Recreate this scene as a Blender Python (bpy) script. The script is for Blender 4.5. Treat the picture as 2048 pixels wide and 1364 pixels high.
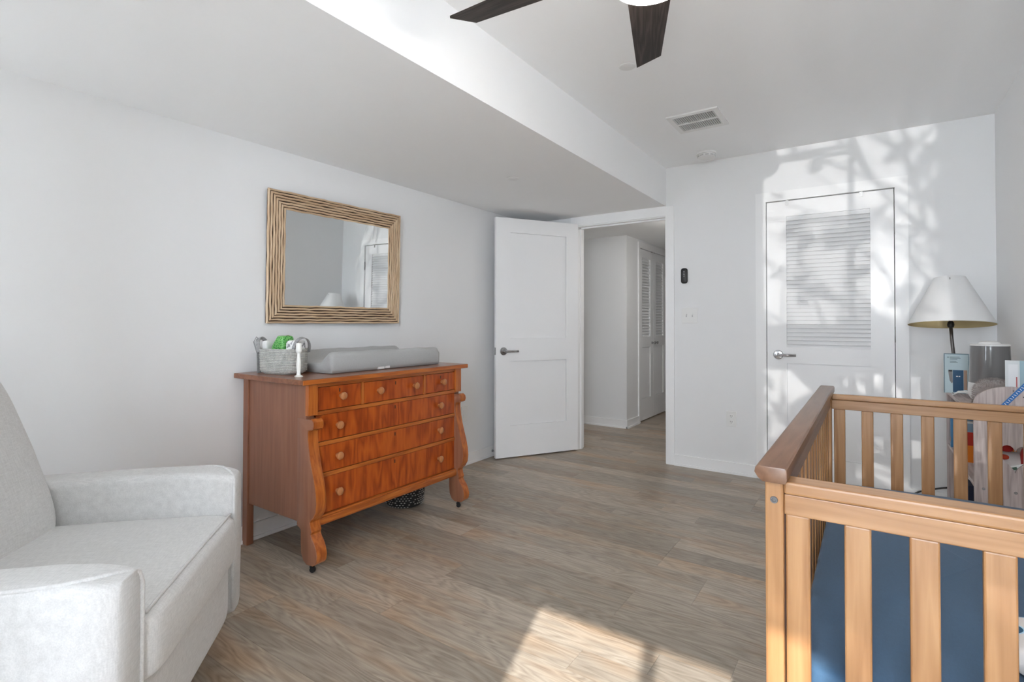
import bpy, bmesh, math, random
from mathutils import Vector, Matrix
R = math.radians
S = bpy.context.scene
COL = S.collection
for o in list(bpy.data.objects): bpy.data.objects.remove(o)

# ------------------------------------------------------------------ camera
cam = bpy.data.cameras.new('camera'); co = bpy.data.objects.new('camera', cam); COL.objects.link(co)
F_PX, YAW, PITCH, ROLL, CY, CH = 1044.86, 34.4475, 0.7854, 0.0845, 630.82, 1.1459
a, b, c = R(YAW), R(PITCH), R(ROLL)
fw = Vector((-math.sin(a)*math.cos(b), math.cos(a)*math.cos(b), math.sin(b)))
rt = Vector((math.cos(a), math.sin(a), 0)); up = rt.cross(fw)
r2 = rt*math.cos(c)+up*math.sin(c); u2 = -rt*math.sin(c)+up*math.cos(c)
m = Matrix((r2, u2, -fw)).transposed().to_4x4(); m.translation = (0, 0, CH)
co.matrix_world = m
cam.sensor_width = 36; cam.lens = F_PX/2048*36; cam.shift_y = (CY-682)/2048; cam.clip_start = .02
S.camera = co

# ------------------------------------------------------------------ world, sun, exposure
W = bpy.data.worlds.new('world'); S.world = W; W.use_nodes = True
bg = W.node_tree.nodes['Background']; bg.inputs[0].default_value = (.88, .96, 1.06, 1); bg.inputs[1].default_value = 13.5
def sun(name, direction, power, angle, color):
    l = bpy.data.lights.new(name, 'SUN'); l.energy = power; l.angle = R(angle); l.color = color
    o = bpy.data.objects.new(name, l); COL.objects.link(o); o.location = (0, -6, 6)
    o.rotation_euler = Vector(direction).to_track_quat('-Z', 'Y').to_euler(); return o
sun('sun', (-.277, .961, -.732), 5.0, .6, (1, .97, .93))
# low sun thrown back by a window pane of the house across the street, 30 m away
gd = Vector((-.0545, 1, .03)).normalized(); sl = bpy.data.lights.new('sun_glint_from_facade', 'SPOT'); so = bpy.data.objects.new('sun_glint_from_facade', sl); COL.objects.link(so)
so.location = Vector((.14, -1.0, 1.15))-gd*30; so.rotation_euler = gd.to_track_quat('-Z', 'Y').to_euler()
sl.energy = 9000; sl.shadow_soft_size = .09; sl.spot_size = 2*math.atan(1.16/30); sl.spot_blend = .02; sl.color = (1, .98, .95)
vs = S.view_settings; vs.view_transform = 'Standard'; vs.look = 'None'; vs.exposure = 0.72; vs.gamma = 1; vs.use_curve_mapping = False
try:
    S.cycles.max_bounces = 20; S.cycles.diffuse_bounces = 16; S.cycles.transparent_max_bounces = 16; S.cycles.sample_clamp_indirect = 8
except Exception: pass

# room numbers (metres)
XL, XR, YB, YF, XB, ZS, ZC = -2.698, .627, 4.234, -1.00, -1.374, 2.10, 2.412
DX0, DX1, DZ = -2.19, -1.374, 2.02       # doorway
CX0, CX1, CZ = -.632, .136, 2.035        # closet opening
WX0, WX1, WZ0, WZ1 = -.316, .60, .06, 2.262  # window
VX0, VX1, VZ1 = -2.40, -2.02, 2.02                 # second window, unseen, added for fill light
for wa, wb_, wz in ((WX0, WX1, WZ1), (VX0, VX1, VZ1)):    # sampling portals for the sky light
    pl = bpy.data.lights.new('window_portal', 'AREA'); pl.shape = 'RECTANGLE'; pl.size = wb_-wa; pl.size_y = wz-WZ0
    po = bpy.data.objects.new('window_portal', pl); COL.objects.link(po); po.location = ((wa+wb_)/2, YF-.14, (WZ0+wz)/2)
    pl.cycles.is_portal = True; po.rotation_euler = Vector((0, 1, 0)).to_track_quat('-Z', 'Z').to_euler()

# ------------------------------------------------------------------ materials
MATS = {}
def newmat(name):
    m = bpy.data.materials.new(name); m.use_nodes = True
    nt = m.node_tree; return m, nt, nt.nodes['Principled BSDF']
def N(nt, t, **kw):
    n = nt.nodes.new(t)
    for k, v in kw.items():
        if k in n.inputs: n.inputs[k].default_value = v
        else: setattr(n, k, v)
    return n
def c4(c): return (*c, 1)
def plain(name, col, rough=.6, metal=0, bump=0, bscale=200, var=0, vscale=6, coat=0, spec=.5, sheen=0):
    if name in MATS: return MATS[name]
    m, nt, p = newmat(name); p.inputs['Roughness'].default_value = rough; p.inputs['Metallic'].default_value = metal
    p.inputs['Coat Weight'].default_value = coat; p.inputs['Specular IOR Level'].default_value = spec; p.inputs['Sheen Weight'].default_value = sheen
    tc = N(nt, 'ShaderNodeTexCoord')
    nz = N(nt, 'ShaderNodeTexNoise', Scale=vscale, Detail=4.0); nt.links.new(tc.outputs['Object'], nz.inputs['Vector'])
    mx = N(nt, 'ShaderNodeMix', data_type='RGBA')
    mx.inputs[6].default_value = c4([x*(1-var) for x in col]); mx.inputs[7].default_value = c4([min(1, x*(1+var)) for x in col])
    nt.links.new(nz.outputs['Fac'], mx.inputs[0]); nt.links.new(mx.outputs[2], p.inputs['Base Color'])
    if bump:
        b2 = N(nt, 'ShaderNodeTexNoise', Scale=bscale, Detail=3.0); nt.links.new(tc.outputs['Object'], b2.inputs['Vector'])
        bp = N(nt, 'ShaderNodeBump', Strength=bump, Distance=.002); nt.links.new(b2.outputs['Fac'], bp.inputs['Height']); nt.links.new(bp.outputs[0], p.inputs['Normal'])
    MATS[name] = m; return m
def wood(name, cols, axis=0, stretch=(1.2, 12, 12), ring=9, rough=.4, coat=0, ringmix=.5, fine=60, spec=.5, bump=.15, tint=None):
    """grain along `axis` of the object's own coordinates; cols dark->light"""
    m, nt, p = newmat(name); p.inputs['Roughness'].default_value = rough; p.inputs['Coat Weight'].default_value = coat
    p.inputs['Specular IOR Level'].default_value = spec; p.inputs['Coat Roughness'].default_value = .25
    L = nt.links.new
    tc = N(nt, 'ShaderNodeTexCoord'); oi = N(nt, 'ShaderNodeObjectInfo')
    mu = N(nt, 'ShaderNodeMath', operation='MULTIPLY'); mu.inputs[1].default_value = 37.0; L(oi.outputs['Random'], mu.inputs[0])
    ad = N(nt, 'ShaderNodeVectorMath', operation='ADD'); L(tc.outputs['Object'], ad.inputs[0]); L(mu.outputs[0], ad.inputs[1])
    mp = N(nt, 'ShaderNodeMapping'); s = [stretch[1]]*3; s[axis] = stretch[0]; mp.inputs['Scale'].default_value = s; L(ad.outputs[0], mp.inputs['Vector'])
    n1 = N(nt, 'ShaderNodeTexNoise', Scale=1.0, Detail=3.0, Roughness=.5); L(mp.outputs[0], n1.inputs['Vector'])
    rg = N(nt, 'ShaderNodeMath', operation='MULTIPLY'); rg.inputs[1].default_value = ring; L(n1.outputs['Fac'], rg.inputs[0])
    pp = N(nt, 'ShaderNodeMath', operation='PINGPONG'); pp.inputs[1].default_value = .5; L(rg.outputs[0], pp.inputs[0])
    mp2 = N(nt, 'ShaderNodeMapping'); s2 = [fine]*3; s2[axis] = fine*.05; mp2.inputs['Scale'].default_value = s2; L(ad.outputs[0], mp2.inputs['Vector'])
    n2 = N(nt, 'ShaderNodeTexNoise', Scale=1.0, Detail=5.0, Roughness=.65); L(mp2.outputs[0], n2.inputs['Vector'])
    d2 = N(nt, 'ShaderNodeMath', operation='MULTIPLY'); d2.inputs[1].default_value = 2.0; L(pp.outputs[0], d2.inputs[0])
    mx = N(nt, 'ShaderNodeMix', data_type='FLOAT'); mx.inputs[0].default_value = ringmix; L(n2.outputs['Fac'], mx.inputs[2]); L(d2.outputs[0], mx.inputs[3])
    rp = N(nt, 'ShaderNodeValToRGB'); el = rp.color_ramp.elements
    el[0].position = .18; el[0].color = c4(cols[0]); el[1].position = .82; el[1].color = c4(cols[-1])
    for i, cc in enumerate(cols[1:-1]):
        e = el.new(.18+.64*(i+1)/(len(cols)-1)); e.color = c4(cc)
    L(mx.outputs[0], rp.inputs[0]); out = rp.outputs[0]
    if tint:   # broad warm/cool patches and a tone for each piece
        n3 = N(nt, 'ShaderNodeTexNoise', Scale=1.0, Detail=2.0); mp3 = N(nt, 'ShaderNodeMapping'); s3 = [7]*3; s3[axis] = 1.6; mp3.inputs['Scale'].default_value = s3
        L(ad.outputs[0], mp3.inputs['Vector']); L(mp3.outputs[0], n3.inputs['Vector'])
        cr = N(nt, 'ShaderNodeMapRange'); cr.inputs[1].default_value = .5; cr.inputs[2].default_value = .75; L(n3.outputs['Fac'], cr.inputs[0])
        mt = N(nt, 'ShaderNodeMix', data_type='RGBA', blend_type='MULTIPLY'); L(cr.outputs[0], mt.inputs[0]); L(out, mt.inputs[6]); mt.inputs[7].default_value = c4(tint)
        vr = N(nt, 'ShaderNodeMapRange'); vr.inputs[3].default_value = .78; vr.inputs[4].default_value = 1.18; L(oi.outputs['Random'], vr.inputs[0])
        mv = N(nt, 'ShaderNodeMix', data_type='RGBA', blend_type='MULTIPLY'); mv.inputs[0].default_value = 1; L(mt.outputs[2], mv.inputs[6]); L(vr.outputs[0], mv.inputs[7]); out = mv.outputs[2]
    L(out, p.inputs['Base Color'])
    bp = N(nt, 'ShaderNodeBump', Strength=bump, Distance=.001); L(n2.outputs['Fac'], bp.inputs['Height']); L(bp.outputs[0], p.inputs['Normal'])
    MATS[name] = m; return m
def fabric(name, col, scale=900, rough=.9, var=.1, bump=.35):
    m, nt, p = newmat(name); p.inputs['Roughness'].default_value = rough; p.inputs['Sheen Weight'].default_value = .15
    L = nt.links.new; tc = N(nt, 'ShaderNodeTexCoord')
    outs = []
    for ax in ((1, .12, 1), (.12, 1, .12)):
        mp = N(nt, 'ShaderNodeMapping'); mp.inputs['Scale'].default_value = ax; L(tc.outputs['Object'], mp.inputs['Vector'])
        nz = N(nt, 'ShaderNodeTexNoise', Scale=scale*.5, Detail=2.0); L(mp.outputs[0], nz.inputs['Vector']); outs.append(nz)
    ad = N(nt, 'ShaderNodeMath', operation='ADD'); L(outs[0].outputs['Fac'], ad.inputs[0]); L(outs[1].outputs['Fac'], ad.inputs[1])
    hf = N(nt, 'ShaderNodeMath', operation='MULTIPLY'); hf.inputs[1].default_value = .5; L(ad.outputs[0], hf.inputs[0])
    mr = N(nt, 'ShaderNodeMapRange'); mr.inputs[1].default_value = .35; mr.inputs[2].default_value = .65; L(hf.outputs[0], mr.inputs[0])
    mx = N(nt, 'ShaderNodeMix', data_type='RGBA'); mx.inputs[6].default_value = c4([x*(1-var) for x in col]); mx.inputs[7].default_value = c4([min(1, x*(1+var)) for x in col])
    L(mr.outputs[0], mx.inputs[0]); L(mx.outputs[2], p.inputs['Base Color'])
    bp = N(nt, 'ShaderNodeBump', Strength=bump, Distance=.0015); L(hf.outputs[0], bp.inputs['Height']); L(bp.outputs[0], p.inputs['Normal'])
    MATS[name] = m; return m
def emit(name, col, power):
    m, nt, p = newmat(name); p.inputs['Base Color'].default_value = c4(col); p.inputs['Emission Color'].default_value = c4(col); p.inputs['Emission Strength'].default_value = power
    MATS[name] = m; return m

wall_m = plain('wall_paint', (.815, .82, .826), .55, bump=.03, bscale=300, var=.008, spec=.35)
ceil_m = plain('ceiling_paint', (.925, .932, .94), .8, bump=.03, bscale=300, var=.008, spec=.2)
trim_m = plain('trim_paint', (.885, .888, .892), .35, var=.005)
door_m = plain('door_paint', (.878, .88, .885), .32, var=.008)
chrome = plain('satin_chrome', (.5, .5, .51), .25, 1)
steel = plain('hinge_steel', (.42, .42, .42), .4, 1)
black = plain('black_plastic', (.012, .012, .013), .35)
white = plain('white_plastic', (.8, .8, .79), .35)
plank_m = wood('vinyl_oak_plank', [(.20, .165, .128), (.32, .27, .214), (.405, .347, .28), (.495, .43, .354)], 0, (1.0, 6.5), 20, .40, 0, .27, 120, .5, .12, tint=(1.06, .86, .68))
mahog = wood('mahogany_drawer', [(.20, .026, .002), (.37, .065, .006), (.48, .105, .011)], 2, (1.6, 7), 7, .3, .15, .42, 80, .5, .05)
mahog_h = wood('mahogany_rail', [(.24, .05, .007), (.40, .105, .016), (.50, .155, .026)], 1, (1.5, 20), 5, .28, .2, .4, 60, .5, .05)
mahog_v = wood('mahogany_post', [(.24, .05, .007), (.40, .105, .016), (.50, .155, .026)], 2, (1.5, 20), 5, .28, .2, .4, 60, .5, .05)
mahog_top = wood('mahogany_top', [(.16, .05, .02), (.22, .078, .032), (.27, .10, .045)], 1, (1.0, 14), 5, .3, .3, .35, 40, .5, .05)
mahog_side = wood('mahogany_side', [(.215, .085, .045), (.265, .108, .058), (.30, .13, .072)], 2, (1.0, 14), 5, .36, .15, .35, 40, .5, .05)  # browner than the post fronts: side lighting put into the colour
knob_m = wood('knob_wood', [(.36, .13, .04), (.46, .19, .07)], 0, (8, 30), 3, .3, .4, .4, 80)
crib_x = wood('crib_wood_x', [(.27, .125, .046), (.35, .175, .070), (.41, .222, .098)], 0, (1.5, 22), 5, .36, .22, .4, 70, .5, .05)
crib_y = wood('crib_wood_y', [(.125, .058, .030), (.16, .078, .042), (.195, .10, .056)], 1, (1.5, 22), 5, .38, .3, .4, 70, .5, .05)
crib_z = wood('crib_wood_z', [(.27, .125, .046), (.35, .175, .070), (.41, .222, .098)], 2, (1.5, 22), 5, .36, .22, .4, 70, .5, .05)
ash = wood('washed_pine', [(.34, .28, .26), (.48, .41, .39), (.58, .51, .49)], 2, (2, 30), 5, .6, 0, .45, 70, .4, .1)
ash_p = wood('washed_pine_panel', [(.34, .28, .26), (.48, .41, .39), (.58, .51, .49)], 1, (2, 30), 5, .6, 0, .45, 70, .4, .1)
fanw = wood('fan_blade_wood', [(.012, .009, .008), (.035, .026, .022), (.075, .058, .05)], 0, (2, 30), 5, .5, 0, .35, 120, .3, .2)
chair_f = fabric('linen_light_grey', (.65, .65, .647), 700)
pad_f = fabric('grey_jersey', (.40, .405, .40), 1500, .85, .05, .15)
sheet_f = fabric('navy_sheet', (.036, .09, .165), 1200, .8, .06, .15)
rope_f = fabric('grey_cotton_rope', (.43, .43, .405), 500, .95, .3, .8)
felt_f = fabric('grey_felt', (.30, .30, .30), 600, .95, .2)
frame_m = wood('mirror_rib_wood', [(.42, .28, .17), (.60, .44, .29), (.72, .57, .41)], 0, (3, 40), 4, .55, 0, .3, 60, .4, .2)
frame_d = plain('mirror_gap_brown', (.045, .024, .011), .7, var=.3, vscale=60)
shade_m = plain('lamp_linen', (.77, .772, .77), .8, bump=.1, bscale=400, var=.02)

# ------------------------------------------------------------------ geometry helpers
def link(name, me, mat, parent=None, loc=(0, 0, 0), rot=(0, 0, 0)):
    o = bpy.data.objects.new(name, me); COL.objects.link(o); o.location = loc; o.rotation_euler = rot
    if mat and not me.materials: me.materials.append(mat)
    if parent: o.parent = parent
    return o
def tag(o, label=None, cat=None, group=None, kind=None):
    if label: o['label'] = label
    if cat: o['category'] = cat
    if group: o['group'] = group
    if kind: o['kind'] = kind
    return o
def empty(name, loc=(0, 0, 0), rz=0, label=None, cat=None, group=None, kind=None):
    o = bpy.data.objects.new(name, None); COL.objects.link(o); o.location = loc; o.rotation_euler = (0, 0, rz); o.empty_display_size = .1
    return tag(o, label, cat, group, kind)
def fromdata(name, v, f, smooth=False):
    me = bpy.data.meshes.new(name); me.from_pydata([tuple(x) for x in v], [], f)
    bm = bmesh.new(); bm.from_mesh(me); bmesh.ops.recalc_face_normals(bm, faces=bm.faces); bm.to_mesh(me); bm.free()
    if smooth: me.polygons.foreach_set('use_smooth', [True]*len(me.polygons))
    me.update(); return me
def bmmesh(name, bm, smooth=False, angle=None):
    me = bpy.data.meshes.new(name); bmesh.ops.recalc_face_normals(bm, faces=bm.faces); bm.to_mesh(me); bm.free()
    if smooth or angle:
        me.polygons.foreach_set('use_smooth', [True]*len(me.polygons))
        if angle: me.set_sharp_from_angle(angle=R(angle))
    return me
CACHE = {}
def boxmesh(dx, dy, dz, bev=0, seg=2):
    k = (round(dx, 5), round(dy, 5), round(dz, 5), bev, seg)
    bm = bmesh.new(); bmesh.ops.create_cube(bm, size=1)
    for v in bm.verts: v.co = Vector((v.co.x*dx, v.co.y*dy, v.co.z*dz))
    if bev: bmesh.ops.bevel(bm, geom=bm.edges[:], offset=min(bev, dx*.45, dy*.45, dz*.45), segments=seg, profile=.5, affect='EDGES')
    return bmmesh('box', bm)
def box(name, x0, x1, y0, y1, z0, z1, mat, parent=None, bev=0, seg=2, rot=(0, 0, 0)):
    dx, dy, dz = abs(x1-x0), abs(y1-y0), abs(z1-z0)
    k = (round(dx, 5), round(dy, 5), round(dz, 5), bev, seg, mat.name)
    if k not in CACHE: CACHE[k] = boxmesh(dx, dy, dz, bev, seg)
    return link(name, CACHE[k], mat, parent, ((x0+x1)/2, (y0+y1)/2, (z0+z1)/2), rot)
def boxes(name, lst, mat, parent=None):
    """several boxes of ONE piece of structure in one mesh"""
    bm = bmesh.new()
    for x0, x1, y0, y1, z0, z1 in lst:
        mm = Matrix.Translation(((x0+x1)/2, (y0+y1)/2, (z0+z1)/2)) @ Matrix.Diagonal((x1-x0, y1-y0, z1-z0, 1))
        bmesh.ops.create_cube(bm, size=1, matrix=mm)
    return link(name, bmmesh(name, bm), mat, parent)
def lathe(name, prof, mat, parent=None, loc=(0, 0, 0), n=24, rot=(0, 0, 0), sx=1, sy=1, angle=35):
    v, f = [], []
    k = len(prof)
    for i in range(n):
        t = 2*math.pi*i/n
        for r, z in prof: v.append((r*math.cos(t)*sx, r*math.sin(t)*sy, z))
    for i in range(n):
        j = (i+1) % n
        for q in range(k-1): f.append((i*k+q, j*k+q, j*k+q+1, i*k+q+1))
    bm = bmesh.new(); vs_ = [bm.verts.new(p) for p in v]
    for q in f: bm.faces.new([vs_[i] for i in q])
    bmesh.ops.remove_doubles(bm, verts=bm.verts, dist=1e-6)
    bmesh.ops.dissolve_degenerate(bm, dist=1e-7, edges=bm.edges)
    return link(name, bmmesh(name, bm, angle=angle), mat, parent, loc, rot)
def tube(name, pts, rad, mat, parent=None, n=8, closed=False, loc=(0, 0, 0)):
    pts = [Vector(p) for p in pts]; v, f = [], []; m_ = len(pts); prev = None
    rads = rad if isinstance(rad, (list, tuple)) else [rad]*m_
    for i, p in enumerate(pts):
        if closed: t = pts[(i+1) % m_]-pts[i-1]
        else: t = pts[min(i+1, m_-1)]-pts[max(i-1, 0)]
        t.normalize()
        if prev is None:
            u = t.orthogonal().normalized()
        else:
            u = prev-t*prev.dot(t); u = u.normalized() if u.length > 1e-6 else t.orthogonal().normalized()
        prev = u; w = t.cross(u)
        for k in range(n):
            a_ = 2*math.pi*k/n; v.append(p+(u*math.cos(a_)+w*math.sin(a_))*rads[i])
    for i in range(m_ if closed else m_-1):
        j = (i+1) % m_
        for k in range(n): f.append((i*n+k, j*n+k, j*n+(k+1) % n, i*n+(k+1) % n))
    if not closed: f += [tuple(range(n)), tuple(range((m_-1)*n, m_*n))]
    return link(name, fromdata(name, v, f, True), mat, parent, loc)
def prism(name, prof, axis, a0, a1, mat, parent=None, loc=(0, 0, 0), bev=0, angle=35):
    """closed 2-D outline swept along axis; outline coords are the other two axes in order"""
    bm = bmesh.new(); rings = []
    for s in (a0, a1):
        r = []
        for p in prof:
            q = list(p); q.insert(axis, s); r.append(bm.verts.new(q))
        rings.append(r)
    n = len(prof); bm.faces.new(rings[0]); bm.faces.new(rings[1])
    for i in range(n): bm.faces.new((rings[0][i], rings[0][(i+1) % n], rings[1][(i+1) % n], rings[1][i]))
    bmesh.ops.recalc_face_normals(bm, faces=bm.faces)
    if bev:
        es = [e for e in bm.edges if e.calc_face_angle(0) > 1.0]
        bmesh.ops.bevel(bm, geom=es, offset=bev, segments=2, profile=.5, affect='EDGES')
    return link(name, bmmesh(name, bm, angle=angle), mat, parent, loc)
def holed(name, outers, depth, mat, parent=None, loc=(0, 0, 0), rot=(0, 0, 0)):
    """flat board cut from outlines (first outer, then holes), thickness depth, built in the XY plane"""
    cu = bpy.data.curves.new(name, 'CURVE'); cu.dimensions = '2D'; cu.fill_mode = 'BOTH'; cu.extrude = depth/2
    for pts in outers:
        sp = cu.splines.new('POLY'); sp.points.add(len(pts)-1); sp.use_cyclic_u = True
        for i, p in enumerate(pts): sp.points[i].co = (p[0], p[1], 0, 1)
    t = bpy.data.objects.new('t', cu); COL.objects.link(t)
    me = bpy.data.meshes.new_from_object(t.evaluated_get(bpy.context.evaluated_depsgraph_get()))
    bpy.data.objects.remove(t); bm = bmesh.new(); bm.from_mesh(me); bmesh.ops.remove_doubles(bm, verts=bm.verts, dist=1e-5); me2 = bmmesh(name, bm)
    return link(name, me2, mat, parent, loc, rot)
def pillow(name, sx, sy, sz, mat, parent=None, loc=(0, 0, 0), rot=(0, 0, 0), e1=.35, e2=.3, n=36, m_=22, shape=None):
    """rounded cushion (superellipsoid)"""
    sg = lambda x, e: math.copysign(abs(x)**e, x)
    v, f = [], []
    for i in range(m_+1):
        ph = -math.pi/2+math.pi*i/m_
        for j in range(n):
            th = 2*math.pi*j/n
            p = [sx/2*sg(math.cos(ph), e1)*sg(math.cos(th), e2), sy/2*sg(math.cos(ph), e1)*sg(math.sin(th), e2), sz/2*sg(math.sin(ph), e1)]
            if shape: p = shape(*p)
            v.append(p)
    for i in range(m_):
        for j in range(n): f.append((i*n+j, i*n+(j+1) % n, (i+1)*n+(j+1) % n, (i+1)*n+j))
    bm = bmesh.new(); vs_ = [bm.verts.new(p) for p in v]
    for q in f: bm.faces.new([vs_[i] for i in q])
    bmesh.ops.remove_doubles(bm, verts=bm.verts, dist=1e-5)
    return link(name, bmmesh(name, bm, True), mat, parent, loc, rot)
def loft(name, rings, mat, parent=None, loc=(0, 0, 0), rot=(0, 0, 0), cap=True, angle=None):
    n = len(rings[0]); v = [p for r in rings for p in r]; f = []
    for i in range(len(rings)-1):
        for j in range(n): f.append((i*n+j, i*n+(j+1) % n, (i+1)*n+(j+1) % n, (i+1)*n+j))
    if cap: f += [tuple(range(n)), tuple(range((len(rings)-1)*n, len(rings)*n))]
    bm = bmesh.new(); vs_ = [bm.verts.new(p) for p in v]
    for q in f: bm.faces.new([vs_[i] for i in q])
    return link(name, bmmesh(name, bm, smooth=angle is None, angle=angle), mat, parent, loc, rot)
def rrect(hx, hy, r, n=6):
    out = []
    for cx, cy, a0 in ((hx-r, hy-r, 0), (-hx+r, hy-r, 90), (-hx+r, -hy+r, 180), (hx-r, -hy+r, 270)):
        for i in range(n+1):
            t = R(a0+90*i/n); out.append((cx+r*math.cos(t), cy+r*math.sin(t)))
    return out
def struct(o): o['kind'] = 'structure'; return o

# ------------------------------------------------------------------ the room shell
random.seed(4)
fl = struct(boxes('floor', [(XL-.9, XR, YF, 8.0, -.06, -.0085)], plain('subfloor', (.03, .024, .018), .9)))
PW = .127
def planks():
    row = 0; y = YF
    while y < 8.0:
        y1 = min(y+PW, 8.0)
        x0, x1 = (XL, XR) if y1 < YB+.12 else (XL-.9, -1.2)
        if y < YB-.0 < y1+.12 and y1 >= YB+.12: x0, x1 = XL-.9, -1.2
        x = x0-random.choice((.12, .35, .58, .81, 1.04))
        while x < x1:
            e = x+1.22
            p0, p1 = max(x, x0), min(e, x1)
            if p1-p0 > .02: box('plank', p0+.0004, p1-.0004, y+.0004, y1-.0004, -.008, 0, plank_m, fl)
            x = e
        y = y1; row += 1
planks()
struct(boxes('wall_left', [(XL-.12, XL, YF-.12, YB, 0, ZC)], wall_m))
struct(boxes('wall_right', [(XR, XR+.12, YF-.12, YB+.9, 0, ZC)], wall_m))
struct(boxes('wall_back', [(XL-.12, DX0, YB, YB+.12, 0, ZC), (DX0, DX1, YB, YB+.12, DZ, ZC), (DX1, CX0, YB, YB+.12, 0, ZC),
                           (CX0, CX1, YB, YB+.12, CZ, ZC), (CX1, XR, YB, YB+.12, 0, ZC)], wall_m))
struct(boxes('wall_front', [(XL, VX0, YF-.12, YF, 0, ZC), (VX0, VX1, YF-.12, YF, 0, WZ0), (VX0, VX1, YF-.12, YF, VZ1, ZC), (VX1, WX0, YF-.12, YF, 0, ZC), (WX0, WX1, YF-.12, YF, 0, WZ0), (WX0, WX1, YF-.12, YF, WZ1, ZC), (WX1, XR, YF-.12, YF, 0, ZC)], wall_m))
struct(boxes('ceiling', [(XL-.12, XR+.12, YF-.12, YB+.12, ZC, ZC+.1)], ceil_m))
struct(boxes('ceiling_soffit', [(XL, XB, YF, YB, ZS, ZC)], ceil_m))
# closet behind the louvred door
struct(boxes('wall_closet', [(CX0-.3, CX1+.3, YB+.75, YB+.8, 0, 2.3), (CX0-.35, CX0-.3, YB+.12, YB+.8, 0, 2.3), (CX1+.3, CX1+.35, YB+.12, YB+.8, 0, 2.3), (CX0-.35, CX1+.35, YB+.12, YB+.8, 2.3, 2.35), (CX0-.35, CX1+.35, YB+.12, YB+.8, -.06, 0)], wall_m))
# hall beyond the doorway
HX, HY, HD0, HD1, HDZ = -2.184, 5.386, 5.765, 6.715, 2.005
struct(boxes('wall_hall_left', [(XL-.9, HX, HY, HY+.1, 0, ZS), (HX-.1, HX, HY+.1, HD0, 0, ZS), (HX-.1, HX, HD0, HD1, HDZ, ZS), (HX-.1, HX, HD1, 8.0, 0, ZS)], wall_m))
struct(boxes('wall_hall_right', [(-1.2, -1.1, YB+.12, 8.0, 0, ZS)], wall_m))
struct(boxes('wall_hall_end', [(XL-1.0, XL-.12, YB, YB+.12, 0, ZS), (HX-.75, HX-.1, HY+.1, HY+.15, 0, ZS), (HX-.75, HX-.1, 7.95, 8.0, 0, ZS), (HX-.1, -1.1, 8.0, 8.1, 0, ZS), (XL-1.0, XL-.9, YB+.12, HY+.1, 0, ZS), (HX-.75, HX-.7, HY+.1, 8.0, 0, ZS)], wall_m))
struct(boxes('ceiling_hall', [(XL-1.0, -1.1, YB+.12, 8.1, ZS, ZS+.1)], ceil_m))
hl = empty('hall_fill_light', (-1.42, 4.82, ZS), 0, 'added unseen round lamp that brightens the hallway beside the doorway', 'ceiling light')  # added lamp, out of view, to brighten the hall
lathe('fixture_ring', [(0, 0), (.10, 0), (.10, -.012), (.09, -.014), (0, -.014)], white, hl, n=32)
lathe('diffuser', [(.088, -.014), (.082, -.024), (.05, -.032), (0, -.034)], emit('hall_fill_lit', (1, .96, .9), 42), hl, n=32)
# baseboards with a small shoe moulding
def base(name, segs):
    """segs: (x0,y0,x1,y1,nx,ny) runs along a wall, normal n into the room"""
    l = []
    for x0, y0, x1, y1, nx, ny in segs:
        for t, z0, z1 in ((.012, 0, .088), (.02, 0, .018)):
            l.append((min(x0, x1, x0+nx*t), max(x0, x1, x0+nx*t), min(y0, y1, y0+ny*t), max(y0, y1, y0+ny*t), z0, z1))
    return struct(boxes(name, l, trim_m))
base('baseboard_left', [(XL, YF, XL, YB, 1, 0)])
base('baseboard_right', [(XR, YF, XR, YB, -1, 0)])
base('baseboard_back', [(XL, YB, DX0-.06, YB, 0, -1), (DX1+.066, YB, CX0-.068, YB, 0, -1), (CX1+.07, YB, XR, YB, 0, -1)])
base('baseboard_front', [(XL, YF, XR, YF, 0, 1)])
base('baseboard_hall', [(XL-.9, HY, HX, HY, 0, -1), (HX, HY-.012, HX, HD0-.045, 1, 0), (HX, HD1+.045, HX, 8, 1, 0)])
# door casings
def casing(name, lst): return struct(boxes(name, lst, trim_m))
cp = .014
casing('trim_1', [(DX0-.056, DX0, YB-cp, YB, 0, DZ), (DX1, DX1+.066, YB-cp, YB, 0, DZ+.075), (DX0-.056, DX1, YB-cp, YB, DZ, ZS),
                  (DX0, DX0+.008, YB, YB+.12, 0, DZ), (DX1-.008, DX1, YB, YB+.12, 0, DZ), (DX0, DX1, YB, YB+.12, DZ-.008, DZ),
                  (DX0+.008, DX0+.02, YB+.045, YB+.08, 0, DZ-.01), (DX1-.02, DX1-.008, YB+.045, YB+.08, 0, DZ-.01), (DX0, DX1, YB+.045, YB+.08, DZ-.02, DZ-.008)])
casing('trim_2', [(CX0-.068, CX0, YB-cp, YB, 0, CZ+.068), (CX1, CX1+.07, YB-cp, YB, 0, CZ+.068), (CX0, CX1, YB-cp, YB, CZ, CZ+.068),
                  (CX0-.001, CX0+.001, YB, YB+.12, 0, CZ), (CX1-.001, CX1+.001, YB, YB+.12, 0, CZ)])
casing('trim_3', [(HX, HX+.014, HD0-.045, HD0, 0, HDZ+.07), (HX, HX+.014, HD1, HD1+.045, 0, HDZ+.07), (HX, HX+.014, HD0, HD1, HDZ, HDZ+.07)])

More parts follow.
